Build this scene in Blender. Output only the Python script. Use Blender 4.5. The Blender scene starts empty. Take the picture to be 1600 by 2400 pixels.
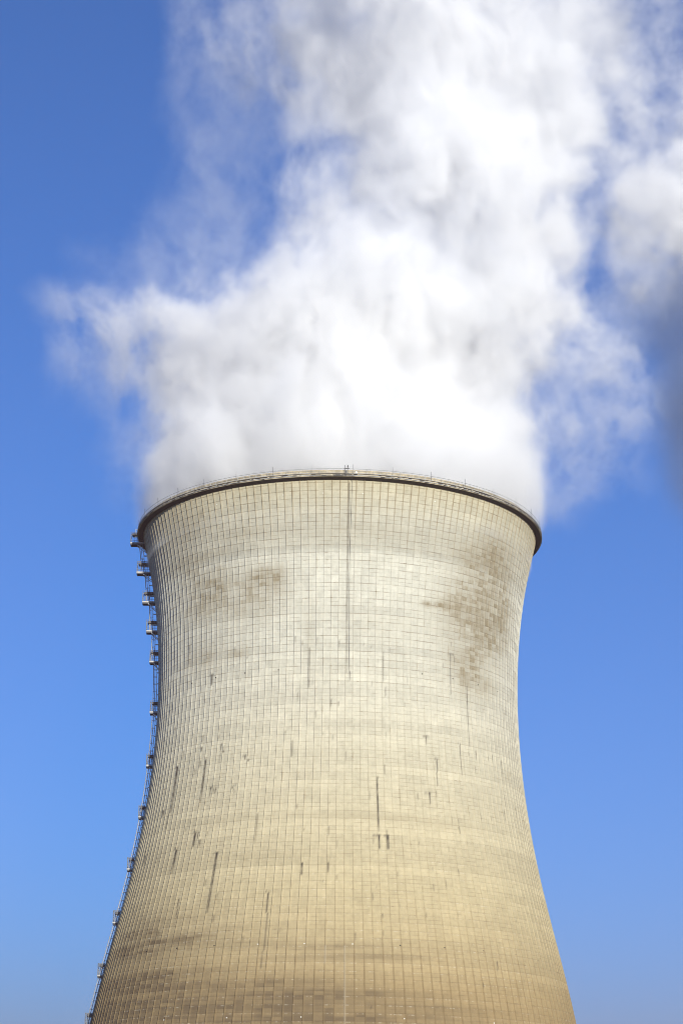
import bpy, math, random
import numpy as np
from mathutils import Vector

random.seed(7)
rng = np.random.default_rng(11)
R = math.radians
scene = bpy.context.scene
col = scene.collection

# ------------------------------------------------------------------ camera
cam_d = bpy.data.cameras.new("camera")
cam = bpy.data.objects.new("camera", cam_d)
col.objects.link(cam)
cam_d.sensor_fit = 'HORIZONTAL'
cam_d.sensor_width = 36.0
cam_d.lens = 4718.98 / 1600 * 36.0
cam_d.clip_start = 0.5
cam_d.clip_end = 40000
PITCH, YAW, ROLL, DIST, EYE = 0.3206, 0.0008, 0.0112, 401.91, 1.7
fwd = Vector((math.sin(YAW) * math.cos(PITCH), math.cos(YAW) * math.cos(PITCH), math.sin(PITCH)))
right = Vector((math.cos(YAW), -math.sin(YAW), 0))
up = right.cross(fwd)
c_, s_ = math.cos(ROLL), math.sin(ROLL)
right2 = right * c_ + up * s_
up2 = up * c_ - right * s_
from mathutils import Matrix
m3 = Matrix((right2, up2, -fwd)).transposed()
cam.matrix_world = Matrix.Translation((0, -DIST, EYE)) @ m3.to_4x4()
scene.camera = cam

# ------------------------------------------------------------------ sky, sun, exposure
SUN_AZ, SUN_EL = 15.0, 10.0            # degrees right of the line from tower to camera, and above the horizon
world = bpy.data.worlds.new("World")
scene.world = world
world.use_nodes = True
wn = world.node_tree
sky = wn.nodes.new("ShaderNodeTexSky")
sky.sky_type = 'NISHITA'
sky.sun_disc = False
sky.sun_elevation = R(SUN_EL)
sky.sun_rotation = R(180 - SUN_AZ)
sky.air_density = 0.8
sky.dust_density = 1.0
sky.ozone_density = 5.0
bg = wn.nodes["Background"]
bg.inputs["Strength"].default_value = 0.127
tint = wn.nodes.new("ShaderNodeMix")          # white balance of the photograph's sky
tint.data_type = 'RGBA'
tint.blend_type = 'MULTIPLY'
tint.inputs[0].default_value = 1.0
tint.inputs[7].default_value = (0.56, 0.82, 1.03, 1.0)
wn.links.new(sky.outputs[0], tint.inputs[6])
wn.links.new(tint.outputs[2], bg.inputs["Color"])

sun_d = bpy.data.lights.new("sun", 'SUN')
sun = bpy.data.objects.new("sun", sun_d)
col.objects.link(sun)
sun_d.energy = 4.85
sun_d.angle = R(0.5)
sun_d.color = (1.0, 0.945, 0.83)
sdir = Vector((math.sin(R(SUN_AZ)) * math.cos(R(SUN_EL)), -math.cos(R(SUN_AZ)) * math.cos(R(SUN_EL)), math.sin(R(SUN_EL))))
sun.rotation_euler = sdir.to_track_quat('Z', 'Y').to_euler()
sun.location = sdir * 500

vs = scene.view_settings
vs.view_transform = 'Standard'
vs.look = 'None'
vs.exposure = 0.62
vs.gamma = 1.0
vs.use_curve_mapping = False

cy = scene.cycles
cy.use_denoising = True
cy.filter_width = 0.9
cy.max_bounces = 16
cy.diffuse_bounces = 3
cy.volume_bounces = 10
cy.transparent_max_bounces = 8
cy.volume_step_rate = 3.0
cy.volume_max_steps = 256
cy.use_adaptive_sampling = True
cy.adaptive_threshold = 0.012


# ------------------------------------------------------------------ helpers
class NT:
    """Terse node building."""
    def __init__(self, nt):
        self.nt = nt

    def n(self, typ, ins=None, **props):
        nd = self.nt.nodes.new(typ)
        for k, v in props.items():
            setattr(nd, k, v)
        for k, v in (ins or {}).items():
            self.set(nd.inputs[k], v)
        return nd

    def set(self, sock, v):
        if hasattr(v, "node"):
            self.nt.links.new(v, sock)
        else:
            sock.default_value = v

    def m(self, op, a, b=None, c=None, clamp=False):
        nd = self.nt.nodes.new("ShaderNodeMath")
        nd.operation = op
        nd.use_clamp = clamp
        for i, v in enumerate((a, b, c)):
            if v is not None:
                self.set(nd.inputs[i], v)
        return nd.outputs[0]

    def v(self, op, a, b=None, scale=None):
        nd = self.nt.nodes.new("ShaderNodeVectorMath")
        nd.operation = op
        self.set(nd.inputs[0], a)
        if b is not None:
            self.set(nd.inputs[1], b)
        if scale is not None:
            self.set(nd.inputs["Scale"], scale)
        return nd.outputs["Value"] if op in ("LENGTH", "DOT_PRODUCT", "DISTANCE") else nd.outputs[0]

    def smooth(self, x, lo, hi, a=0.0, b=1.0):
        nd = self.nt.nodes.new("ShaderNodeMapRange")
        nd.interpolation_type = 'SMOOTHSTEP'
        for i, v in enumerate((x, lo, hi, a, b)):
            self.set(nd.inputs[i], v)
        return nd.outputs[0]

    def noise(self, vec, scale, detail=3.0, rough=0.5, dist=0.0, color=False):
        nd = self.n("ShaderNodeTexNoise", {"Vector": vec, "Scale": scale, "Detail": detail, "Roughness": rough, "Distortion": dist})
        return nd.outputs["Color" if color else "Fac"]

    def mix(self, fac, a, b, blend='MIX'):
        nd = self.nt.nodes.new("ShaderNodeMix")
        nd.data_type = 'RGBA'
        nd.blend_type = blend
        nd.clamp_factor = True
        self.set(nd.inputs[0], fac)
        self.set(nd.inputs[6], a)
        self.set(nd.inputs[7], b)
        return nd.outputs[2]


def new_mat(name):
    m = bpy.data.materials.new(name)
    m.use_nodes = True
    return m, NT(m.node_tree), m.node_tree.nodes["Principled BSDF"]


class MB:
    """Collects polygons; build() links them as ONE mesh object."""
    def __init__(self):
        self.v, self.f = [], []

    def quad_box(self, p, ax, ay, az):
        """box with corner p and edge vectors"""
        p, ax, ay, az = map(Vector, (p, ax, ay, az))
        b = len(self.v)
        for k in (0, 1):
            for (i, j) in ((0, 0), (1, 0), (1, 1), (0, 1)):
                self.v.append(p + ax * i + ay * j + az * k)
        fl = [(0, 3, 2, 1), (4, 5, 6, 7), (0, 1, 5, 4), (1, 2, 6, 5), (2, 3, 7, 6), (3, 0, 4, 7)]
        if ax.cross(ay).dot(az) < 0:
            fl = [tuple(reversed(q)) for q in fl]
        self.f += [tuple(b + i for i in q) for q in fl]

    def bar(self, a, b, w, d=None, upv=(0, 0, 1)):
        a, b = Vector(a), Vector(b)
        d = d or w
        t = (b - a).normalized()
        u = Vector(upv)
        if abs(t.dot(u)) > 0.95:
            u = Vector((1, 0.3, 0)).normalized()
        x = t.cross(u).normalized() * w
        y = x.cross(t).normalized() * d
        self.quad_box(a - x / 2 - y / 2, x, y, b - a)

    def tube(self, pts, r, n=6, cap=True):
        pts = [Vector(p) for p in pts]
        b0 = len(self.v)
        for i, p in enumerate(pts):
            t = (pts[min(i + 1, len(pts) - 1)] - pts[max(i - 1, 0)]).normalized()
            u = Vector((0, 0, 1)) if abs(t.z) < 0.9 else Vector((1, 0, 0))
            x = t.cross(u).normalized()
            y = x.cross(t)
            for k in range(n):
                a = 2 * math.pi * k / n
                self.v.append(p + x * (r * math.cos(a)) + y * (r * math.sin(a)))
        for i in range(len(pts) - 1):
            for k in range(n):
                q = b0 + i * n
                self.f.append((q + k, q + (k + 1) % n, q + n + (k + 1) % n, q + n + k))
        if cap:
            self.f.append(tuple(b0 + k for k in range(n)))
            self.f.append(tuple(b0 + (len(pts) - 1) * n + k for k in reversed(range(n))))

    def lathe(self, prof, n, closed=True):
        """prof: list of (r, z), turned round the Z axis; closed profile makes a ring"""
        b = len(self.v)
        for i in range(n):
            a = 2 * math.pi * i / n
            for (r, z) in prof:
                self.v.append(Vector((r * math.sin(a), -r * math.cos(a), z)))
        k = len(prof)
        for i in range(n):
            j = (i + 1) % n
            for q in range(k if closed else k - 1):
                q2 = (q + 1) % k
                self.f.append((b + i * k + q, b + j * k + q, b + j * k + q2, b + i * k + q2))

    def build(self, name, mat, parent=None, smooth=False):
        me = bpy.data.meshes.new(name)
        me.from_pydata([tuple(v) for v in self.v], [], self.f)
        me.materials.append(mat)
        if smooth:
            me.polygons.foreach_set("use_smooth", [True] * len(me.polygons))
        me.update()
        o = bpy.data.objects.new(name, me)
        col.objects.link(o)
        if parent:
            o.parent = parent
        return o


def tag(o, label=None, cat=None, group=None, kind=None):
    for k, v in (("label", label), ("category", cat), ("group", group), ("kind", kind)):
        if v:
            o[k] = v
    return o


def empty(name, parent=None, loc=(0, 0, 0)):
    o = bpy.data.objects.new(name, None)
    o.empty_display_size = 1
    col.objects.link(o)
    o.location = loc
    if parent:
        o.parent = parent
    return o


# ------------------------------------------------------------------ tower profile (radius over height, metres)
KZ = np.array([2, 15, 35, 55, 75, 90, 105, 118, 129.])
KR = np.array([53.0, 49.68, 45.628, 40.936, 37.513, 36.451, 36.813, 38.493, 40.984])


def _spline(x, y):
    n = len(x); h = np.diff(x); A = np.eye(n); b = np.zeros(n)
    for i in range(1, n - 1):
        A[i, i - 1] = h[i - 1]; A[i, i] = 2 * (h[i - 1] + h[i]); A[i, i + 1] = h[i]
        b[i] = 6 * ((y[i + 1] - y[i]) / h[i] - (y[i] - y[i - 1]) / h[i - 1])
    return np.linalg.solve(A, b)


KM = _spline(KZ, KR)


def rad(t):
    t = np.asarray(t, float)
    i = np.clip(np.searchsorted(KZ, t) - 1, 0, len(KZ) - 2)
    h = KZ[i + 1] - KZ[i]; a = (KZ[i + 1] - t) / h; b = (t - KZ[i]) / h
    return a * KR[i] + b * KR[i + 1] + ((a**3 - a) * KM[i] + (b**3 - b) * KM[i + 1]) * h * h / 6


NR = 165                 # ribs round the shell
ROW = 1.45               # height of one lift of formwork
Z0, Z1 = 9.0, 128.3


def pol(a, r, z):
    """a: degrees round the tower, 0 = towards the camera, positive to the right"""
    a = R(a)
    return Vector((r * math.sin(a), -r * math.cos(a), z))


# ------------------------------------------------------------------ materials
# (angle at top, angle at bottom, height of top, height of bottom, strength): black water streaks seen on the shell
STREAKS = [(-41.4, -41.3, 93.1, 90.8, 0.7), (-44.3, -44.3, 79.0, 78.2, 0.7), (-35.9, -35.6, 79.0, 77.3, 0.7), (-27.1, -26.9, 76.2, 75.2, 0.7), (-42.0, -41.4, 76.3, 68.3, 0.8), (-43.3, -43.1, 76.3, 75.0, 0.5), (-45.9, -45.8, 74.9, 73.4, 0.4), (-55.0, -55.4, 76.3, 64.1, 0.75), (-38.1, -37.9, 70.8, 69.1, 0.9), (-36.3, -36.1, 70.7, 69.4, 0.7), (-29.9, -29.7, 70.6, 69.2, 0.6), (-22.3, -21.6, 65.2, 59.3, 0.4), (-41.8, -41.7, 62.5, 61.2, 0.8), (-41.0, -40.7, 62.4, 59.8, 0.8), (-40.2, -39.9, 62.4, 59.7, 0.8), (-58.9, -59.2, 68.1, 67.1, 0.7), (-12.8, -12.8, 78.8, 75.5, 0.5), (-8.6, -8.5, 95.5, 88.6, 0.5), (2.2, 2.6, 127.7, 91.3, 0.42), (3.6, 3.5, 91.7, 90.0, 0.6), (13.5, 13.5, 95.7, 89.9, 0.35), (35.8, 35.7, 97.1, 89.3, 0.6), (42.5, 42.3, 91.4, 79.5, 0.6), (26.5, 26.3, 80.3, 78.9, 0.8), (29.5, 29.4, 76.0, 70.8, 0.7), (38.2, 38.2, 79.7, 73.7, 0.7), (42.2, 42.2, 78.8, 77.6, 0.7), (45.0, 44.8, 79.1, 77.3, 0.6), (49.5, 49.5, 78.8, 77.6, 0.8), (52.9, 52.7, 79.0, 77.5, 0.6), (57.9, 58.1, 78.9, 75.7, 0.6), (11.3, 11.2, 71.8, 61.6, 0.95), (10.6, 10.5, 60.8, 58.2, 0.8), (13.1, 12.9, 60.9, 58.3, 1), (25.9, 25.7, 69.5, 67.3, 0.7), (22.8, 22.7, 69.1, 67.7, 0.5), (56.2, 55.8, 72.2, 66.3, 0.6), (64.2, 63.7, 69.7, 66.9, 0.6), (34.8, 34.5, 63.7, 62.4, 0.6), (-66.5, -65.8, 61.3, 58.5, 0.8), (-48.1, -47.9, 59.8, 55.1, 0.8), (-32.8, -32.1, 58.2, 46.9, 0.75), (-42.9, -42.2, 50.2, 46.7, 1), (-16.5, -16.3, 50.2, 45.0, 1), (-16.3, -16.4, 45.0, 36.7, 0.5), (-9.1, -8.9, 55.6, 53.4, 0.8), (-1.7, -1.7, 55.6, 53.6, 0.6), (34.2, 34.2, 35.3, 34.3, 0.9), (7.9, 7.8, 30.4, 29.8, 0.9), (40.6, 40.3, 39.3, 37.4, 0.5)]
# (angle, height, half width in degrees, half height, strength): brown grime patches
GRIME = [(47.1, 115.5, 12.0, 4.6, 0.7), (54, 119.5, 10, 3.6, 0.55), (45.5, 107.6, 12.5, 4.6, 1.0), (53.5, 103.6, 11.5, 5.2, 1.0), (60, 110.5, 9, 6.5, 0.7), (43.5, 96.4, 7.5, 3.2, 0.75), (41.2, 93.2, 3.0, 3.4, 0.5), (50, 92.2, 8.5, 2.4, 0.6),
         (26.9, 106.0, 1.7, 0.5, 0.9), (30.2, 106.1, 1.5, 0.5, 0.8), (33.2, 106.4, 2.2, 0.7, 0.9), (38, 101, 8, 8, 0.3),
         (-22.3, 110.7, 6.4, 2.2, 0.6), (-40.4, 111.5, 9.6, 3.0, 0.7), (-53.5, 115.8, 10.0, 3.8, 0.5), (-44.5, 107.0, 11.5, 3.4, 0.75), (-22.4, 108.2, 7.2, 2.8, 0.5), (-17.6, 110.8, 1.8, 2.4, 0.5), (-44.7, 96.9, 9.8, 2.6, 0.5), (-31.1, 96.4, 3.6, 1.0, 0.5),
         (-8.6, 99.5, 1.5, 4.9, 0.3), (-26.7, 105.5, 9.6, 3.6, 0.45), (-49.0, 122.7, 10, 2.6, 0.45), (-29.9, 119.4, 9, 1.2, 0.35), (-40, 116.6, 12, 0.7, 0.4), (7.7, 118.7, 32.0, 1.8, 0.25), (-4.3, 123.3, 31.0, 1.3, 0.18), (12, 101, 14, 4, 0.12),
         (-46, 46.2, 15, 0.8, 0.55), (-56, 44.5, 12, 1.2, 0.6), (-50, 41.5, 18, 1.2, 0.95), (-38, 42.5, 12, 0.9, 0.55), (-20, 41.0, 10, 0.8, 0.5), (-25, 44.0, 14, 0.6, 0.3),
         (-2, 40.4, 11, 0.6, 0.75), (12, 38.9, 12, 0.6, 0.55), (-4, 38.4, 14, 0.5, 0.5), (26, 40.3, 14, 0.4, 0.25), (-45, 36.0, 22, 1.3, 0.75), (-58, 34.0, 14, 1.8, 0.8), (-25, 33.4, 22, 1.6, 0.8), (-8, 31.5, 12, 2.2, 0.75),
         (-35, 30.0, 28, 2.0, 0.85), (-62, 29.0, 14, 3.5, 0.8), (12, 32.5, 18, 0.6, 0.6), (22, 30.3, 16, 0.6, 0.6), (0, 28.0, 40, 1.0, 0.6), (-20, 26.0, 40, 2.0, 0.8),
         (-50, 35, 26, 10, 0.62), (-62, 45, 16, 14, 0.3), (0, 31, 18, 6, 0.45), (-30, 28, 34, 4, 0.3), (20, 29, 20, 3, 0.25), (8, 64.3, 15, 0.8, 0.3), (30, 63.6, 14, 0.8, 0.2), (-34, 64.0, 14, 1.0, 0.22), (-20, 57, 25, 0.7, 0.15)]

mat_shell, N, P = new_mat("weathered_concrete")
uv = N.n("ShaderNodeUVMap", uv_map="UVMap").outputs[0]
sep = N.n("ShaderNodeSeparateXYZ", {0: uv})
U, V = sep.outputs[0], sep.outputs[1]
grime_a = N.n("ShaderNodeAttribute", attribute_name="grime").outputs["Fac"]
streak_a = N.n("ShaderNodeAttribute", attribute_name="streak").outputs["Fac"]
pale_a = N.n("ShaderNodeAttribute", attribute_name="pale").outputs["Fac"]
pos = N.n("ShaderNodeTexCoord").outputs["Object"]
fu = N.m('ABSOLUTE', N.m('SUBTRACT', N.m('FRACT', N.m('ADD', U, 0.5)), 0.5))      # 0 on a rib
fv = N.m('ABSOLUTE', N.m('SUBTRACT', N.m('FRACT', N.m('ADD', V, 0.5)), 0.5))      # 0 on a lift joint
fv2 = N.m('ABSOLUTE', N.m('SUBTRACT', N.m('FRACT', V), 0.5))                      # 0 half way up a lift
pu, pv = N.m('FLOOR', U), N.m('FLOOR', V)
cell = N.n("ShaderNodeCombineXYZ", {0: pu, 1: pv}).outputs[0]
panel = N.n("ShaderNodeTexWhiteNoise", {"Vector": cell}, noise_dimensions='2D').outputs["Value"]
cell2 = N.n("ShaderNodeCombineXYZ", {0: pu, 1: N.m('FLOOR', N.m('MULTIPLY', V, 2.0)), 2: 7.0}).outputs[0]
panel2 = N.n("ShaderNodeTexWhiteNoise", {"Vector": cell2}, noise_dimensions='3D').outputs["Value"]
row = N.n("ShaderNodeTexWhiteNoise", {"W": pv}, noise_dimensions='1D').outputs["Value"]
rowrun = N.noise(N.n("ShaderNodeCombineXYZ", {0: N.m('MULTIPLY', U, 0.04), 1: N.m('MULTIPLY', pv, 3.7)}).outputs[0], 1.0, 2.0)
blotch = N.noise(pos, 0.16, 5.0, 0.68)
fine = N.noise(pos, 1.3, 5.0, 0.65)
drip = N.noise(N.n("ShaderNodeCombineXYZ", {0: N.m('MULTIPLY', U, 2.6), 1: N.m('MULTIPLY', V, 0.22)}).outputs[0], 1.0, 4.0, 0.6)
broken = N.noise(N.n("ShaderNodeCombineXYZ", {0: N.m('MULTIPLY', U, 0.5), 1: N.m('MULTIPLY', V, 1.7), 2: 3.0}).outputs[0], 1.0, 2.0)
broken2 = N.noise(N.n("ShaderNodeCombineXYZ", {0: N.m('MULTIPLY', U, 1.3), 1: N.m('MULTIPLY', V, 0.35), 2: 9.0}).outputs[0], 1.0, 3.0)

ramp = N.n("ShaderNodeValToRGB", {0: N.m('DIVIDE', V, 128.3 / ROW)})
cr = ramp.color_ramp
stops = [(0.18, (0.320, 0.228, 0.112)), (0.26, (0.362, 0.272, 0.140)), (0.32, (0.418, 0.336, 0.190)), (0.40, (0.462, 0.392, 0.240)),
         (0.50, (0.485, 0.430, 0.292)), (0.60, (0.500, 0.462, 0.345)), (0.68, (0.515, 0.490, 0.395)), (0.76, (0.515, 0.500, 0.420)),
         (0.85, (0.515, 0.503, 0.428)), (0.8975, (0.505, 0.493, 0.418)), (0.8995, (0.435, 0.420, 0.348)), (0.94, (0.455, 0.438, 0.360)), (0.965, (0.465, 0.440, 0.345)), (1.0, (0.445, 0.405, 0.290))]
cr.elements[0].position, cr.elements[0].color = stops[0][0], (*stops[0][1], 1)
cr.elements[1].position, cr.elements[1].color = stops[-1][0], (*stops[-1][1], 1)
for p_, c in stops[1:-1]:
    e = cr.elements.new(p_)
    e.color = (*c, 1)
base = ramp.outputs[0]
hi = N.smooth(V, 55.0, 68.0)                       # the upper part shows its formwork grid more strongly
tone = N.m('ADD', 1.0, N.m('MULTIPLY', N.m('SUBTRACT', panel, 0.5), N.m('ADD', 0.05, N.m('MULTIPLY', hi, 0.045))))
tone = N.m('ADD', tone, N.m('MULTIPLY', N.m('SUBTRACT', panel2, 0.5), 0.05))
tone = N.m('ADD', tone, N.m('MULTIPLY', N.m('SUBTRACT', row, 0.5), 0.11))
tone = N.m('ADD', tone, N.m('MULTIPLY', N.m('SUBTRACT', rowrun, 0.5), 0.22))
tone = N.m('ADD', tone, N.m('MULTIPLY', N.m('SUBTRACT', blotch, 0.5), 0.30))
tone = N.m('ADD', tone, N.m('MULTIPLY', N.m('SUBTRACT', fine, 0.5), 0.42))
tone = N.m('ADD', tone, N.m('MULTIPLY', N.m('SUBTRACT', drip, 0.5), 0.22))
tone = N.m('MULTIPLY', tone, 0.92)
c1 = N.mix(1.0, base, N.n("ShaderNodeCombineXYZ", {0: tone, 1: tone, 2: tone}).outputs[0], 'MULTIPLY')
# grime, broken up by noise and by the panels
gm = N.m('MULTIPLY', grime_a, N.m('ADD', 0.34, N.m('MULTIPLY', N.m('ADD', N.m('ADD', N.m('MULTIPLY', panel, 0.30), N.m('MULTIPLY', panel2, 0.22)), N.smooth(blotch, 0.25, 0.75, 0.0, 0.9)), 0.85)), clamp=True)
gm = N.m('MULTIPLY', gm, N.smooth(fine, 0.15, 0.6, 0.55, 1.0))
gm = N.m('MULTIPLY', gm, N.smooth(drip, 0.3, 0.7, 0.75, 1.25))
gsel = N.smooth(N.noise(N.n("ShaderNodeCombineXYZ", {0: N.m('MULTIPLY', U, 0.05), 1: N.m('MULTIPLY', V, 0.9), 2: 5.0}).outputs[0], 1.0, 3.0, 0.6), 0.3, 0.65, 0.65, 1.15)
low = N.smooth(V, 38.0, 46.0, 1.0, 0.0)
glow = N.m('MULTIPLY', grime_a, N.m('ADD', 0.55, N.m('MULTIPLY', N.smooth(blotch, 0.25, 0.75), 0.35)))
gm = N.m('ADD', N.m('MULTIPLY', gm, N.m('SUBTRACT', 1.0, low)), N.m('MULTIPLY', glow, low), clamp=True)
gsel = N.m('ADD', N.m('MULTIPLY', gsel, N.smooth(V, 34.0, 42.0, 1.0, 0.0)), N.smooth(V, 34.0, 42.0, 0.0, 1.0))
gband = N.m('MULTIPLY', gm, gsel, clamp=True)
gtop = N.smooth(V, 50.0, 60.0, 0.9, 0.80)
gtop = N.m('MULTIPLY', gtop, N.smooth(panel2, 0.0, 1.0, 0.75, 1.15))
c2 = N.mix(N.m('MULTIPLY', gband, gtop), c1, N.mix(low, (0.205, 0.168, 0.102, 1), (0.135, 0.100, 0.058, 1)))
# lift joints: thin dark lines, interrupted
jw = N.m('SUBTRACT', 1.0, N.smooth(fv, 0.035, 0.085))
js = N.m('MULTIPLY', jw, N.smooth(broken, 0.38, 0.62, 0.10, 1.0))
js = N.m("MULTIPLY", js, N.m("ADD", 0.19, N.m("MULTIPLY", hi, 0.22)))
j2 = N.m('MULTIPLY', N.m('SUBTRACT', 1.0, N.smooth(fv2, 0.02, 0.06)), N.smooth(broken, 0.42, 0.62))
js = N.m('MAXIMUM', js, N.m('MULTIPLY', j2, 0.30))
js = N.m('ADD', js, N.m('MULTIPLY', jw, N.m('MULTIPLY', N.smooth(broken2, 0.60, 0.72), 0.30)), clamp=True)
c3 = N.mix(js, c2, (0.130, 0.095, 0.055, 1))
# pale lime lines just under some joints
lime = N.m('MULTIPLY', N.m('SUBTRACT', 1.0, N.smooth(N.m('ABSOLUTE', N.m('SUBTRACT', N.m('FRACT', V), 0.88)), 0.03, 0.09)), N.smooth(drip, 0.5, 0.68))
c3 = N.mix(N.m('MULTIPLY', lime, 0.35), c3, (0.55, 0.50, 0.39, 1))
# dirty ribs: brown run-off beside them, and rib shadow painted in low down
rm = N.m('SUBTRACT', 1.0, N.smooth(fu, 0.05, 0.11))
toprust = N.smooth(V, 79.0, 87.0, 0.0, 0.45)
botshade = N.smooth(V, 22.0, 34.0, 0.40, 0.0)
rs = N.m('MULTIPLY', rm, N.m('ADD', N.m('ADD', toprust, botshade), N.smooth(broken2, 0.56, 0.74, 0.02, 0.32)), clamp=True)
c4 = N.mix(rs, c3, (0.190, 0.135, 0.065, 1))
c5 = N.mix(N.m('MULTIPLY', pale_a, 0.28), c4, (0.52, 0.47, 0.36, 1))
sm = N.m('MULTIPLY', streak_a, N.smooth(drip, 0.25, 0.5, 0.65, 1.0), clamp=True)
c6 = N.mix(sm, c5, (0.035, 0.030, 0.026, 1))
N.set(P.inputs["Base Color"], c6)
P.inputs["Roughness"].default_value = 0.93
if "Diffuse Roughness" in P.inputs:
    P.inputs["Diffuse Roughness"].default_value = 0.15
P.inputs["Specular IOR Level"].default_value = 0.2
hgt = N.m('ADD', N.m('MULTIPLY', fine, 0.05), N.m('MULTIPLY', jw, -0.04))
hgt = N.m('ADD', hgt, N.m('MULTIPLY', panel2, 0.03))
bump = N.n("ShaderNodeBump", {"Height": hgt, "Strength": 0.7, "Distance": 1.0})
N.set(P.inputs["Normal"], bump.outputs[0])


def simple_mat(name, colr, rough=0.6, metal=0.0, vary=0.25, scale=2.0):
    m, n, p = new_mat(name)
    pp = n.n("ShaderNodeTexCoord").outputs["Object"]
    f = n.noise(pp, scale, 4.0, 0.6)
    dark = tuple(c * (1 - vary) for c in colr) + (1,)
    lite = tuple(min(1, c * (1 + vary)) for c in colr) + (1,)
    n.set(p.inputs["Base Color"], n.mix(n.smooth(f, 0.3, 0.7), dark, lite))
    p.inputs["Roughness"].default_value = rough
    p.inputs["Metallic"].default_value = metal
    return m


mat_rim = simple_mat("rim_concrete", (0.36, 0.31, 0.22), 0.92, 0, 0.25, 0.9)
mat_dirty_shade = simple_mat("stained_shaded_rim_concrete", (0.03, 0.026, 0.021), 0.95, 0, 0.4, 1.2)  # near-black also carries the shade under the walkway slab
mat_steel = simple_mat("galvanised_steel", (0.50, 0.51, 0.51), 0.5, 0.35, 0.15, 3)
mat_hand = simple_mat("handrail_steel", (0.26, 0.27, 0.27), 0.55, 0.3, 0.15, 3)
mat_toe = simple_mat("toe_board_steel", (0.34, 0.34, 0.33), 0.6, 0.2, 0.2, 3)
mat_rail = simple_mat("grey_rail_steel", (0.10, 0.105, 0.11), 0.55, 0.3, 0.15, 3)
mat_dark = simple_mat("dark_painted_steel", (0.05, 0.05, 0.055), 0.6, 0.2, 0.3, 3)
mat_ladder = simple_mat("weathered_ladder_steel", (0.52, 0.53, 0.54), 0.55, 0.3, 0.2, 3)
mat_hole = simple_mat("dark_socket", (0.02, 0.018, 0.016), 0.9)
mat_plug = simple_mat("pale_mortar_plug", (0.60, 0.57, 0.50), 0.9)
mat_soil = simple_mat("grass_field", (0.075, 0.085, 0.035), 1.0, 0, 0.5, 0.02)

# ------------------------------------------------------------------ ground (one sheet to the horizon)
g = MB()
rings = [0, 60, 150, 400, 1000, 3000, 7000]
gv = [Vector((0, 0, 0))]
for r in rings[1:]:
    for k in range(64):
        a = 2 * math.pi * k / 64
        gv.append(Vector((r * math.cos(a), r * math.sin(a), 0)))
g.v = gv
for k in range(64):
    g.f.append((0, 1 + k, 1 + (k + 1) % 64))
for i in range(len(rings) - 2):
    for k in range(64):
        a, b = 1 + i * 64, 1 + (i + 1) * 64
        g.f.append((a + k, b + k, b + (k + 1) % 64, a + (k + 1) % 64))
tag(g.build("ground", mat_soil), kind="structure")

# ------------------------------------------------------------------ cooling tower
tower = tag(empty("cooling_tower"), "huge weathered beige concrete cooling tower with ribbed shell and steaming open top", "cooling tower")

# the shell: ribs are real geometry, five cells per rib, rows half a metre high
zs = np.concatenate([np.arange(Z0, 20, 1.5), np.linspace(20, Z1, 240)])
RW, RH = 0.045, 0.11
fr = np.array([-RW - 0.016, -RW, RW, RW + 0.016, 0.15, 0.28, 0.42, 0.58, 0.72, 0.85])
dr = np.array([0.0, RH, RH, 0.0, 0, 0, 0, 0, 0, 0])
k = len(fr)
us = (np.arange(NR)[:, None] + fr[None, :]).ravel()
us_uv = us
ang = us / NR * 2 * np.pi
drr = np.tile(dr, NR)
na, nz = len(ang), len(zs)
rr = rad(zs)[:, None] + drr[None, :] + rng.normal(0, 0.006, (nz, na))
X = rr * np.sin(ang)[None, :]
Y = -rr * np.cos(ang)[None, :]
Zg = np.repeat(zs[:, None], na, 1)
co = np.stack([X, Y, Zg], -1).reshape(-1, 3)
# inner face and lip
nin = 165
zi = np.linspace(Z1, Z0, 40)
ai = np.arange(nin) / nin * 2 * np.pi
ri = rad(zi) - 0.35
coi = np.stack([ri[:, None] * np.sin(ai), -ri[:, None] * np.cos(ai), np.repeat(zi[:, None], nin, 1)], -1).reshape(-1, 3)
nb = len(co)
ii, jj = np.meshgrid(np.arange(nz - 1), np.arange(na), indexing='ij')
j2_ = (jj + 1) % na
fo = np.stack([ii * na + jj, ii * na + j2_, (ii + 1) * na + j2_, (ii + 1) * na + jj], -1).reshape(-1, 4)
ii, jj = np.meshgrid(np.arange(39), np.arange(nin), indexing='ij')
j2_ = (jj + 1) % nin
fi = nb + np.stack([ii * nin + jj, ii * nin + j2_, (ii + 1) * nin + j2_, (ii + 1) * nin + jj], -1).reshape(-1, 4)
allco = np.concatenate([co, coi]).astype(np.float32)
allf = np.concatenate([fo, fi]).astype(np.int32)
me = bpy.data.meshes.new("shell")
me.vertices.add(len(allco)); me.vertices.foreach_set("co", allco.ravel())
me.loops.add(allf.size); me.loops.foreach_set("vertex_index", allf.ravel())
me.polygons.add(len(allf))
me.polygons.foreach_set("loop_start", np.arange(0, allf.size, 4, dtype=np.int32))
me.update(calc_edges=True)
# UV: u counts ribs, v counts lifts; the seam closes at the back of nothing because u is continuous modulo NR
uvl = me.uv_layers.new(name="UVMap")
uu = np.concatenate([np.tile(us, nz), np.zeros(len(coi))])
vv = allco[:, 2] / ROW
lu = uu[allf].copy()
wrap = (lu.max(1) - lu.min(1)) > NR / 2
lw = lu[wrap]; lw[lw < NR / 2] += NR; lu[wrap] = lw
uvd = np.stack([lu, vv[allf]], -1).astype(np.float32)
uvl.data.foreach_set("uv", uvd.ravel())
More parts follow.
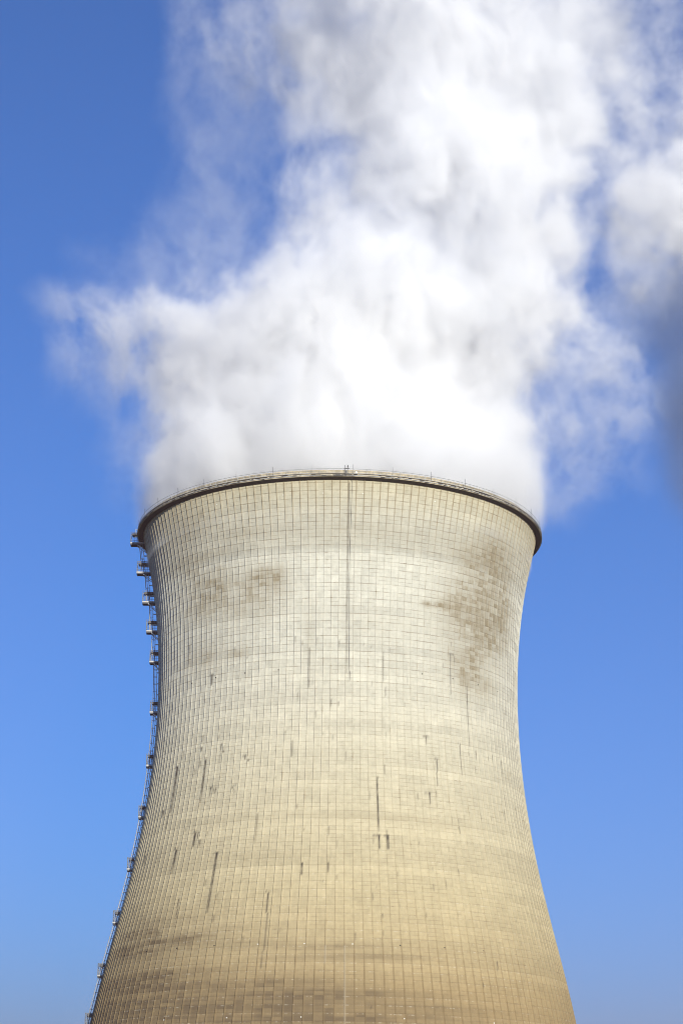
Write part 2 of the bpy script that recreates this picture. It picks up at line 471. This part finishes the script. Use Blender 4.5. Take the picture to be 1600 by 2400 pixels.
# stains painted over the vertices by their place on the shell
A = np.degrees(ang); A = (A + 180) % 360 - 180
AA = np.repeat(A[None, :], nz, 0)
ZZ = Zg
grime = np.zeros_like(AA)
for (a, z, wa, wz, s) in GRIME:
    grime += s * np.exp(-(((AA - a) / wa) ** 2 + ((ZZ - z) / wz) ** 2))
# other sides carry patches of their own
for _ in range(40):
    a, z, wa, wz, s = rng.uniform(80, 280), rng.uniform(20, 122), rng.uniform(4, 16), rng.uniform(0.8, 4), rng.uniform(.2, .5)
    grime += s * np.exp(-((((AA - a + 180) % 360 - 180) / wa) ** 2 + ((ZZ - z) / wz) ** 2))
streak = np.zeros_like(AA)
allst = list(STREAKS) + [(a, a, z, z - rng.uniform(1, 8), rng.uniform(.4, .9)) for a, z in zip(rng.uniform(75, 285, 45), rng.uniform(28, 95, 45))]
extra = [(rng.uniform(-70, 70), rng.uniform(42, 100), rng.uniform(.3, 1.8), rng.uniform(.12, .42)) for _ in range(190)]
allst += [(a, a, z, z - l, s) for a, z, l, s in extra]
for (a0, a1, zt, zb, s) in allst:
    w = np.clip((zt - zs) / max(zt - zb, .1), 0, 1)
    m = (zs <= zt) & (zs >= zb)
    wob = np.clip(np.convolve(rng.uniform(0.45, 1.4, nz), np.ones(3) / 3, 'same'), 0, 1.1)
    if s > 0.55 and zt < 100 and rng.random() < 0.7:            # the run-off starts along a leaking lift joint
        wd = rng.uniform(0.4, 1.3)
        iz = int(np.abs(zs - zt).argmin())
        hm_ = np.abs((A - a0 + 180) % 360 - 180) < wd
        streak[iz, hm_] = np.maximum(streak[iz, hm_], s * rng.uniform(0.0, 0.75, int(hm_.sum())))
    for i in np.nonzero(m)[0]:
        # run-off follows the edge of the nearest rib
        a = a0 + (a1 - a0) * w[i]
        d = np.abs((A - a + 180) % 360 - 180)
        j = int(d.argmin())
        ri_ = int(round((a % 360) / 360 * NR)) % NR
        rib_a = ri_ * 360 / NR
        if abs((a - rib_a + 180) % 360 - 180) < 0.75:
            js_ = [ri_ * k + 2, ri_ * k + 3, ri_ * k + 4] + ([ri_ * k + 5] if s > 0.95 else [])
        else:
            js_ = [j]
        fade = (1.0 - 0.35 * w[i]) * wob[i]
        for q in js_:
            streak[i, q] = max(streak[i, q], min(1.0, 1.3 * s) * fade)
pale = np.zeros_like(AA)
for a, zt, zb in ((2.18 * 1, 40.6, 26), (-2.18 * 1, 40.6, 37.5)):
    ri_ = int(round((a % 360) / 360 * NR)) % NR
    for q in range(4):
        pale[(zs < zt) & (zs > zb), (ri_ * k + q) % na] = 0.8
# one patched panel, darker than its neighbours
pm = (np.abs(AA + 42.5) < 0.95) & (np.abs(ZZ - 124.7) < 0.75)
grime[pm] = np.maximum(grime[pm], 0.75)
for nm, arr in (("grime", grime), ("streak", streak), ("pale", pale)):
    at = me.attributes.new(nm, 'FLOAT', 'POINT')
    at.data.foreach_set("value", np.concatenate([arr.ravel(), np.zeros(len(coi))]).astype(np.float32))
me.materials.append(mat_shell)
shell = bpy.data.objects.new("shell", me)
col.objects.link(shell)
shell.parent = tower

# support columns under the shell
sc = MB()
for q in range(48):
    for s in (-1, 1):
        sc.bar(pol(q * 7.5, 52.5, -0.3), pol(q * 7.5 + s * 3.4, float(rad(Z0)) - 0.1, Z0 + 0.3), 0.9)
sc.build("support_columns", mat_rim, tower)

# rim: cantilevered walkway slab, parapet, pipe run, brackets
RO = 42.0
NRIM = 330
slab = MB()
slab.lathe([(40.62, 128.31), (RO, 128.36), (RO, 128.82), (40.62, 128.82)], NRIM)
slab.build("walkway_slab", mat_rim, tower)
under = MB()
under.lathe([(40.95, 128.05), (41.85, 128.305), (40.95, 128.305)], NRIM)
under.build("slab_haunch", mat_dirty_shade, tower)
par = MB()
par.lathe([(40.7, 128.825), (41.0, 128.825), (41.0, 130.0), (40.7, 130.0)], NRIM)
for q in range(NR):
    a = q * 360 / NR
    t = Vector((math.cos(R(a)), math.sin(R(a)), 0))
    n_ = Vector((math.sin(R(a)), -math.cos(R(a)), 0))
    par.quad_box(n_ * 40.99 - t * 0.09 + Vector((0, 0, 128.83)), t * 0.18, n_ * 0.07, (0, 0, 1.12))
par.lathe([(40.99, 129.45), (41.04, 129.45), (41.04, 129.52), (40.99, 129.52)], NRIM)
par.build("parapet", mat_rim, tower)
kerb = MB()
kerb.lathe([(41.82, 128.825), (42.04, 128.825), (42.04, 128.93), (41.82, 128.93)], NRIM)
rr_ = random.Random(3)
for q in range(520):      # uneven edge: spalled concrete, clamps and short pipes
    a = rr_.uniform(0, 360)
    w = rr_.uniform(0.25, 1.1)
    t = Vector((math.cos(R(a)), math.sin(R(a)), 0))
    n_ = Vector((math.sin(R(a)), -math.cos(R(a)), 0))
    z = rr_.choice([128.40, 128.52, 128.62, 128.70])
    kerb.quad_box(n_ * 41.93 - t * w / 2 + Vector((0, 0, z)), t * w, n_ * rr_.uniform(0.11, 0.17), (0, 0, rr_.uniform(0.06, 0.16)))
kerb.build("edge_kerb", mat_dirty_shade, tower)
pipe = MB()
for rr0, zz0 in ((42.10, 128.98), (42.12, 128.55)):
    pts = [pol(q * 2, rr0, zz0) for q in range(181)]
    pipe.tube(pts, 0.05, 5, cap=False)
pipe.build("pipe_run", mat_steel, tower)

rail = MB()
for zz0, r0 in ((129.92, 0.035), (129.42, 0.025)):
    rail.tube([pol(q * 1.5, 41.9, zz0) for q in range(241)], r0, 5, cap=False)
for q in range(206):
    a = q * 360 / 206
    rail.bar(pol(a, 41.9, 128.83), pol(a, 41.9, 129.93), 0.04)
rail.build("handrail", mat_hand, tower)

rod_mb = MB()
rod_mb.tube([(0, 0, 0), (0, 0, 1.0), (0, 0, 1.95)], 0.028, 5)
rod0 = None
for q in range(34):
    a = 3.3 + q * 360 / 34
    if rod0 is None:
        rod0 = rod_mb.build("lightning_rod", mat_dark, tower)
        o = rod0
    else:
        o = rod0.copy(); col.objects.link(o); o.parent = tower
    o.location = pol(a, 41.98, 128.85)

# obstruction lamp pair over the parapet, with its junction box
ol = empty("obstruction_lamp", tower, pol(1.55, 41.95, 128.83))
b = MB(); b.tube([(-0.25, 0, 0), (-0.25, 0, 1.55)], 0.04, 6); b.tube([(0.25, 0, 0), (0.25, 0, 1.35)], 0.04, 6); b.bar((-0.45, 0, 1.12), (0.55, 0, 1.12), 0.1)
b.build("bracket", mat_dark, ol)
b = MB(); b.tube([(0.25, 0, 1.35), (0.25, 0, 1.45), (0.25, 0, 1.72), (0.25, 0, 1.78)], 0.10, 8)
b.build("lamp", mat_dark, ol)
b = MB(); b.tube([(-0.25, 0, 1.55), (-0.25, 0, 1.72)], 0.06, 8)
b.build("lamp", mat_dark, ol)
b = MB(); b.quad_box((-0.25, -0.14, 0.28), (0.34, 0, 0), (0, 0.16, 0), (0, 0, 0.42))
b.build("junction_box", mat_dark, ol)
b = MB(); b.quad_box((0, -0.1, 0), (0.28, 0, 0), (0, 0.16, 0), (0, 0, 0.42))
wb = b.build("cable_box", simple_mat("white_box_paint", (0.75, 0.74, 0.70), 0.5), tower)
wb.location = pol(3.9, 42.02, 128.95)

# earthing cable down the front of the shell
cab = MB()
for a_, zb_, r_ in ((3.05, 91.0, 0.028),):
    pts = [pol(a_, 42.06, 128.9), pol(a_, 42.03, 128.3)]
    for z in np.arange(127.9, zb_, -1.45):
        pts.append(pol(a_ + 0.10 * math.sin(z * 0.21), float(rad(z)) + 0.10, z))
    cab.tube(pts, r_, 5)
cab.build("earthing_cable", mat_dark, tower)

# drain sockets in three rings
dm = MB()
dm.tube([(0, -0.03, 0), (0, 0.03, 0)], 0.12, 10)
d0 = None


def socket(a, z, mat):
    global d0
    o = dm.build("drain_socket", mat, tower) if d0 is None else d0.copy()
    if d0 is None:
        d0 = o
    else:
        col.objects.link(o); o.parent = tower
        if mat is not d0.data.materials[0]:
            o.material_slots[0].link = 'OBJECT'
            o.material_slots[0].material = mat
    o.location = pol(a, float(rad(z)) + 0.02, z)
    o.rotation_euler = (0, 0, R(a))


PH = -6.942
for q in (-6, -5, -4, -3, -2, -1, 3, 4, 5, 6, 7, 8):
    socket(PH + q * 360 / 33, 92.32, mat_hole)
for q in (-5, -4, -3, -2, 2, 3, 4, 5, 6, 7):
    socket(PH + q * 360 / 33 + (0.05 * q), 40.90, mat_hole)
for q in (-1, 0, 1):
    socket(PH + q * 360 / 33, 40.90, mat_plug)
for q in (-5, -3, -1.5, 0, 2, 4):
    socket(PH + q * 360 / 33, 28.2, mat_plug)
for q in (0.22, 1.2, 3.1, -0.8, -2.7):
    socket(PH + q * 360 / 33, 125.6, mat_plug)

# ------------------------------------------------------------------ access ladder with rest platforms up the left side
PHI = -89.0
PZ = [127.30, 120.95, 114.60, 108.40, 101.95, 91.40, 80.45, 70.05, 59.65, 49.15, 38.95, 29.50, 19.5]
PDEP = [3.0, 2.9, 2.65, 2.4, 1.95, 1.65, 1.4, 1.35, 1.35, 1.35, 1.4, 1.4, 1.4]
er = Vector((math.sin(R(PHI)), -math.cos(R(PHI)), 0))          # outward
et = Vector((math.cos(R(PHI)), math.sin(R(PHI)), 0))           # towards the camera side is -et or +et
if et.y > 0:
    et = -et
PW = 1.7                                                       # platform width along the wall


def L(zz, off, t, r_at):
    """point: off metres out from the wall radius r_at, t along the wall"""
    return er * (r_at + off) + et * t + Vector((0, 0, zz))


def rest_platform(z, dep, top):
    root = empty("rest_platform", tower)
    r = float(rad(z))
    f = MB()
    f.quad_box(L(z - 0.12, -0.1, -PW / 2, r), er * (dep + 0.1), et * PW, (0, 0, 0.12))
    f.quad_box(L(z - 0.36, dep - 0.12, -PW / 2, r), er * 0.12, et * PW, (0, 0, 0.235))
    f.quad_box(L(z - 0.36, -0.1, -PW / 2 + 0.02, r), er * (dep), et * 0.12, (0, 0, 0.235))
    f.quad_box(L(z - 0.36, -0.1, PW / 2 - 0.14, r), er * (dep), et * 0.12, (0, 0, 0.235))
    f.build("floor_frame", mat_dark, root)
    for (p_, ax_, ay_) in ((L(z - 0.10, -0.1, PW / 2 + 0.003, r), er * (dep + 0.15), et * 0.03), (L(z - 0.10, -0.1, -PW / 2 - 0.033, r), er * (dep + 0.15), et * 0.03),
                           (L(z - 0.10, dep + 0.003, -PW / 2, r), er * 0.03, et * PW)):
        t_ = MB()
        t_.quad_box(p_, ax_, ay_, (0, 0, 0.26))
        t_.build("toe_board", mat_toe, root)
    rl = MB()
    H = 2.35
    dr_ = float(rad(z + H)) - r
    for t in (-PW / 2, PW / 2):
        nbar = 5
        for q in range(nbar):
            o_ = dep - 0.03 - q * (dep - 0.15) / (nbar - 1)
            rl.bar(L(z, o_, t, r), L(z + H, max(o_, dr_ + .05), t, r), 0.075 if q % 2 == 0 else 0.04)
        for hh in (0.55, 1.1):
            rl.bar(L(z + hh, 0.05, t, r), L(z + hh, dep, t, r), 0.03)
        rl.bar(L(z + H, max(dr_, 0) + 0.02, t, r), L(z + H, dep, t, r), 0.08)
    for t in (0.0,):
        rl.bar(L(z, dep - 0.02, t, r), L(z + H, dep - 0.02, t, r), 0.03)
    for hh in (0.55, 1.1, H):
        rl.bar(L(z + hh, dep - 0.02, -PW / 2, r), L(z + hh, dep - 0.02, PW / 2, r), 0.05)
    rl.build("railing", mat_rail, root)
    hd = MB()
    hd.quad_box(L(z + H - 0.62, max(dr_, 0) + 0.1, -PW / 2 + 0.06, r), er * (dep - 0.4 - max(dr_, 0)), et * (PW - 0.12), (0, 0, 0.42))
    hd.build("canopy_box", mat_dark, root)
    drop = 1.75
    rb = float(rad(z - drop))
    for t in (-PW / 2 + 0.1, PW / 2 - 0.1):
        br = MB()
        br.bar(L(z - 0.3, dep * 0.55, t, r), L(z - drop, -0.05, t, rb), 0.13)
        br.build("brace", mat_ladder, root)
    return root


for z, dep in zip(PZ, PDEP):
    rest_platform(z, dep, z == PZ[0])


def ladder_section(z_hi, z_lo, off_hi, off_lo, straight):
    ro = empty("ladder_section", tower)
    n = max(2, int((z_hi - z_lo) / 1.4))
    zz = np.linspace(z_lo, z_hi, n + 1)
    r_hi, r_lo = float(rad(z_hi)), float(rad(z_lo))

    def base_r(z):
        w = (z - z_lo) / (z_hi - z_lo)
        if straight:
            return (r_lo + off_lo) * (1 - w) + (r_hi + off_hi) * w
        return float(rad(z)) + off_lo
    st_ = MB()
    for t in (-0.25, 0.25):
        st_.tube([er * base_r(z) + et * t + Vector((0, 0, z)) for z in zz], 0.055, 5)
    for z in np.arange(z_lo, z_hi, 0.3):
        st_.bar(er * base_r(z) + et * -0.25 + Vector((0, 0, z)), er * base_r(z) + et * 0.25 + Vector((0, 0, z)), 0.03)
    st_.build("stile_pair", mat_ladder, ro)
    cg = MB()
    for (dx, t) in ((0.38, -0.36), (0.38, 0.36), (0.74, 0.0), (0.66, 0.22), (0.66, -0.22)):
        cg.tube([er * (base_r(z) + dx) + et * t + Vector((0, 0, z)) for z in zz], 0.035, 4)
    for z in zz[1:]:
        hp = []
        for q in range(9):
            a = math.pi * q / 8
            hp.append(er * (base_r(z) + 0.02 + 0.73 * math.sin(a)) + et * (0.37 * math.cos(a)) + Vector((0, 0, z)))
        for p0, p1 in zip(hp[:-1], hp[1:]):
            cg.bar(p0, p1, 0.03, 0.07)
    cg.build("safety_cage", mat_ladder, ro)
    for z in np.arange(z_lo + 1.5, z_hi - 0.3, 2.3):
        for t in (-0.25, 0.25):
            so = MB()
            so.bar(er * (float(rad(z)) - 0.05) + et * t + Vector((0, 0, z)), er * base_r(z) + et * t + Vector((0, 0, z)), 0.10)
            so.build("standoff", mat_ladder, ro)


for i in range(len(PZ) - 1):
    if i < 4:
        ladder_section(PZ[i] - 0.02, PZ[i + 1], 0.5, 1.1, True)
    else:
        ladder_section(PZ[i] - 0.02, PZ[i + 1], 0.5, 0.5, False)
# short caged top ladder from the top platform to the walkway
b = MB()
r0 = float(rad(127.3))
for off in (1.35, 1.75, 2.1):
    b.tube([L(127.3, off, 0.25, r0), L(130.6, off, 0.25, r0)], 0.035, 5)
for hh in (2.6, 3.2):
    b.bar(L(127.3 + hh, 1.2, 0.25, r0), L(127.3 + hh, 2.2, 0.25, r0), 0.05)
b.build("top_hoops", mat_ladder, tower)


# ------------------------------------------------------------------ steam: real volumes, made as density grids in geometry nodes
def volume_mat(name, colr, aniso):
    m = bpy.data.materials.new(name)
    m.use_nodes = True
    nt = m.node_tree
    nt.nodes.clear()
    n = NT(nt)
    out = n.n("ShaderNodeOutputMaterial")
    pv = n.n("ShaderNodeVolumePrincipled", {"Color": (*colr, 1), "Density": 1.0, "Anisotropy": aniso})
    pv.inputs["Density Attribute"].default_value = "density"
    nt.links.new(pv.outputs[0], out.inputs["Volume"])
    return m


def fcurve(n, x, pts, lo_x, hi_x, lo_y, hi_y):
    """piecewise curve through pts, in metres"""
    nd = n.nt.nodes.new("ShaderNodeFloatCurve")
    cu = nd.mapping.curves[0]
    P_ = [((px - lo_x) / (hi_x - lo_x), (py - lo_y) / (hi_y - lo_y)) for px, py in pts]
    while len(cu.points) < len(P_):
        cu.points.new(0.5, 0.5)
    for q, (a, b_) in zip(cu.points, P_):
        q.location = (a, b_)
    nd.mapping.update()
    t = n.m('DIVIDE', n.m('SUBTRACT', x, lo_x), hi_x - lo_x)
    n.set(nd.inputs["Value"], t)
    return n.m('ADD', n.m('MULTIPLY', nd.outputs[0], hi_y - lo_y), lo_y)


def volume_object(name, mat, lo, hi, voxel, field):
    me_ = bpy.data.meshes.new(name)
    me_.materials.append(mat)
    o = bpy.data.objects.new(name, me_)
    col.objects.link(o)
    ng = bpy.data.node_groups.new(name + "_field", "GeometryNodeTree")
    ng.interface.new_socket("Geometry", in_out='OUTPUT', socket_type='NodeSocketGeometry')
    n = NT(ng)
    go = n.n("NodeGroupOutput")
    pos_ = n.n("GeometryNodeInputPosition").outputs[0]
    dens = field(n, pos_)
    res = [max(8, int((h - l) / voxel)) for l, h in zip(lo, hi)]
    vc = n.n("GeometryNodeVolumeCube", {"Density": dens, "Background": 0.0, "Min": lo, "Max": hi,
                                        "Resolution X": res[0], "Resolution Y": res[1], "Resolution Z": res[2]})
    smn = n.n("GeometryNodeSetMaterial", {"Geometry": vc.outputs[0], "Material": mat})
    ng.links.new(smn.outputs[0], go.inputs[0])
    md = o.modifiers.new("density", 'NODES')
    md.node_group = ng
    return o


EDGE_L = [(118, -40.0), (131, -40.3), (137, -41.2), (149.5, -40.6), (156, -40), (163, -41), (170, -44), (175, -45), (180, -35), (184, -20), (189, -10), (198, -11), (205, -11), (216, -11), (226, -11), (237, -17), (248, -20), (259, -23), (290, -40)]
EDGE_R = [(118, 40.0), (131, 40.3), (137, 41.5), (149.5, 42.5), (159, 43), (169, 45), (179, 47), (186, 49), (194.6, 53), (205, 57), (216, 60), (226, 63), (237, 67), (248, 71), (259, 75), (290, 84)]
# thin veils: centre x y z, radii, density
VEILS = [((-51, -4, 176), (15, 13, 9), .042), ((-55, -2, 168), (11, 10, 13), .036), ((-43, 0, 172), (13, 16, 12), .045),
         ((-31, 2, 200), (16, 16, 13), .012), ((-27, 4, 218), (13, 18, 14), .012), ((-30, 0, 238), (12, 20, 16), .012), ((-30, 0, 256), (12, 20, 18), .013), ((-44, 0, 192), (15, 12, 8), .012),
         ((53, -4, 173), (11, 12, 14), .050), ((60, -2, 163), (10, 10, 15), .038), ((52, 0, 152), (12, 12, 12), .026), ((54, 0, 142), (10, 8, 8), .018), ((47, 0, 136), (8, 10, 6), .014),
         ((66, 2, 206), (12, 18, 26), .028), ((72, 2, 236), (11, 18, 20), .026)]


def plume_field(n, p):
    # the whole field is drifted by large and small swirls
    w1 = n.v('SCALE', n.v('SUBTRACT', n.noise(n.v('ADD', p, (13., 5., 3.)), 0.022, 1.0, 0.5, color=True), (.5, .5, .5)), scale=15.0)
    q = n.v('ADD', p, w1)
    w2 = n.v('SCALE', n.v('SUBTRACT', n.noise(q, 0.10, 3.0, 0.6, color=True), (.5, .5, .5)), scale=8.5)
    q = n.v('ADD', q, w2)
    s0 = n.n("ShaderNodeSeparateXYZ", {0: p})
    hfac = n.smooth(s0.outputs[2], 130.0, 150.0)                 # no drift at the mouth
    qb = n.n("ShaderNodeMix", {0: hfac, 4: p, 5: q}, data_type='VECTOR').outputs[1]
    s = n.n("ShaderNodeSeparateXYZ", {0: qb})
    x, y, z = s.outputs
    l = fcurve(n, z, EDGE_L, 118, 290, -80, 0)
    r = fcurve(n, z, EDGE_R, 118, 290, 0, 90)
    cx = n.m('MULTIPLY', n.m('ADD', l, r), 0.5)
    hw = n.m('MULTIPLY', n.m('SUBTRACT', r, l), 0.5)
    dx = n.m('SUBTRACT', x, cx)
    rho = n.m('SQRT', n.m('ADD', n.m('MULTIPLY', dx, dx), n.m('MULTIPLY', y, y)))
    sd = n.m('SUBTRACT', hw, rho)                                # metres inside the edge
    bn = n.noise(n.v('ADD', q, (17., 0., 21.)), 0.042, 2.0, 0.55)
    fil = n.noise(n.v('MULTIPLY', q, (1.15, 1.15, 0.75)), 0.115, 5.0, 0.72)
    amp = n.smooth(s0.outputs[2], 132.0, 215.0, 4.0, 52.0)
    nn = n.m('MULTIPLY', n.m('SUBTRACT', bn, 0.50), amp)
    fa = n.smooth(s0.outputs[2], 131.0, 170.0, 3.0, 27.0)
    nn = n.m('ADD', nn, n.m('MULTIPLY', n.m('SUBTRACT', fil, 0.5), fa))
    e_ = n.m('ADD', n.m('ADD', sd, nn), n.smooth(s0.outputs[2], 135.0, 160.0, 1.5, 0.0))
    wide = n.smooth(s0.outputs[2], 130.0, 172.0, 5.0, 21.0)     # the edge gets softer with height
    dd = n.m('POWER', n.smooth(e_, -2.0, wide), 1.3)
    thick = n.smooth(s0.outputs[2], 138.0, 240.0, 0.20, 0.060)
    lo_f = n.smooth(s0.outputs[2], 136.0, 170.0, 0.50, 0.22)
    hi_f = n.smooth(s0.outputs[2], 136.0, 170.0, 1.5, 2.1)
    inner = n.m('MULTIPLY', n.smooth(bn, 0.34, 0.60, 0.40, 1.35), n.smooth(fil, 0.36, 0.64, lo_f, hi_f))
    core = n.m('MULTIPLY', n.m('MULTIPLY', dd, thick), inner)
    fringe = n.m('MULTIPLY', n.smooth(e_, -13.0, 3.0), n.m('MULTIPLY', n.smooth(fil, 0.44, 0.64), n.m('MULTIPLY', hfac, 0.024)))
    core = n.m('ADD', core, fringe)
    # veils
    tot = core
    wn_ = fil
    wisp = n.smooth(wn_, 0.40, 0.64, 0.0, 2.0)
    for c, rad3, d in VEILS:
        e = n.v('LENGTH', n.v('DIVIDE', n.v('SUBTRACT', q, c), rad3))
        b_ = n.smooth(e, 0.15, 1.25, 1.0, 0.0)
        tot = n.m('ADD', tot, n.m('MULTIPLY', n.m('MULTIPLY', b_, wisp), d))
    # nothing below the rim outside the mouth
    rp = n.m('SQRT', n.m('ADD', n.m('MULTIPLY', s0.outputs[0], s0.outputs[0]), n.m('MULTIPLY', s0.outputs[1], s0.outputs[1])))
    out_ = n.m('MULTIPLY', n.m('GREATER_THAN', rp, 39.9), n.m('LESS_THAN', s0.outputs[2], 130.3))
    tot = n.m('MULTIPLY', tot, n.m('SUBTRACT', 1.0, out_))
    tot = n.m('MULTIPLY', tot, n.smooth(s0.outputs[2], 262.0, 273.0, 1.0, 0.0))
    return n.m('MULTIPLY', tot, n.m('GREATER_THAN', tot, 0.0006))


steam_mat = volume_mat("white_steam", (0.982, 0.984, 0.988), 0.0)
VOX = 0.42
pl = volume_object("steam_plume", steam_mat, (-78, -50, 122), (86, 52, 274), VOX, plume_field)
tag(pl, "thick white steam plume billowing up out of the cooling tower mouth", "steam plume")


# the plume of the next tower, far behind to the right: white head, and its lower part, the shade put in as grey vapour
def far_field(n, p):
    w1 = n.v('SCALE', n.v('SUBTRACT', n.noise(n.v('ADD', p, (71., 5., 3.)), 0.020, 2.0, 0.5, color=True), (.5, .5, .5)), scale=26.0)
    q = n.v('ADD', p, w1)
    w2 = n.v('SCALE', n.v('SUBTRACT', n.noise(q, 0.08, 3.0, 0.6, color=True), (.5, .5, .5)), scale=8.0)
    q = n.v('ADD', q, w2)
    bn = n.noise(q, 0.06, 6.0, 0.66)
    tot = None
    for c, rad3, d in FAR:
        e = n.v('LENGTH', n.v('DIVIDE', n.v('SUBTRACT', q, c), rad3))
        b_ = n.m('MULTIPLY', n.smooth(n.m('ADD', e, n.m('MULTIPLY', n.m('SUBTRACT', bn, 0.5), -3.2)), 0.35, 1.05, 1.0, 0.0), d)
        b_ = n.m('MULTIPLY', b_, n.smooth(bn, 0.32, 0.64, 0.25, 1.5))
        tot = b_ if tot is None else n.m('MAXIMUM', tot, b_)
    return n.m('MULTIPLY', tot, n.m('GREATER_THAN', tot, 0.0006))


def smoke_field(n, p):  # grey vapour standing in for the shade on the far plume's lower part
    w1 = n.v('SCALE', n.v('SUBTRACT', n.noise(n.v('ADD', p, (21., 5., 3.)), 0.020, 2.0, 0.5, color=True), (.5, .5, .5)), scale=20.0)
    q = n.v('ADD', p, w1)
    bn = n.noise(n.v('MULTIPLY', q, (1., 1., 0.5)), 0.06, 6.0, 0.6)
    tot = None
    for c, rad3, d in SHADED:
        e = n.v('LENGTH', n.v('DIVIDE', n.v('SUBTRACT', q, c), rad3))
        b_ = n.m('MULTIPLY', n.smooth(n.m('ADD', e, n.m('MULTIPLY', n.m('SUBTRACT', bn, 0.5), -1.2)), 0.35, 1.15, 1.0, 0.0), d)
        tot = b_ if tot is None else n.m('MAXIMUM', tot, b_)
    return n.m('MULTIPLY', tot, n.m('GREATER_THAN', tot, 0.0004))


FAR = [((103, 130, 273), (25, 26, 27), .13), ((115, 130, 293), (21, 26, 21), .15), ((88, 130, 264), (14, 20, 17), .035), ((108, 128, 304), (16, 22, 13), .012)]
SHADED = [((105, 128, 238), (25, 24, 16), .042), ((103, 128, 210), (15, 20, 26), .050), ((105, 128, 190), (14, 18, 21), .044), ((90, 128, 242), (12, 18, 11), .022)]
far = volume_object("distant_steam_plume", volume_mat("far_white_steam", (0.99, 0.99, 0.99), 0.0), (66, 92, 215), (150, 168, 318), 1.5, far_field)
tag(far, "smaller white steam plume with a grey underside, partly out of frame beside the big one", "steam plume")
smoke = volume_object("grey_shaded_steam", volume_mat("grey_shaded_steam", (0.31, 0.37, 0.48), 0.0), (70, 98, 150), (140, 160, 250), 1.5, smoke_field)  # dark vapour colour imitates the shadow on the plume's lower part
tag(smoke, "shaded lower part of the smaller white steam plume, its shade put in as grey vapour", "smoke")

# ------------------------------------------------------------------ low dusty haze
hz = MB()
hz.quad_box((-7100, -7100, -1.0), (14200, 0, 0), (0, 14200, 0), (0, 0, 325))
hm = volume_mat("pale_haze", (0.58, 0.38, 0.37), 0.0)
for nd in hm.node_tree.nodes:
    if nd.type == 'PRINCIPLED_VOLUME':
        nd.inputs["Density"].default_value = 0.00019
        nd.inputs["Density Attribute"].default_value = ""
tag(hz.build("haze", hm), kind="stuff")
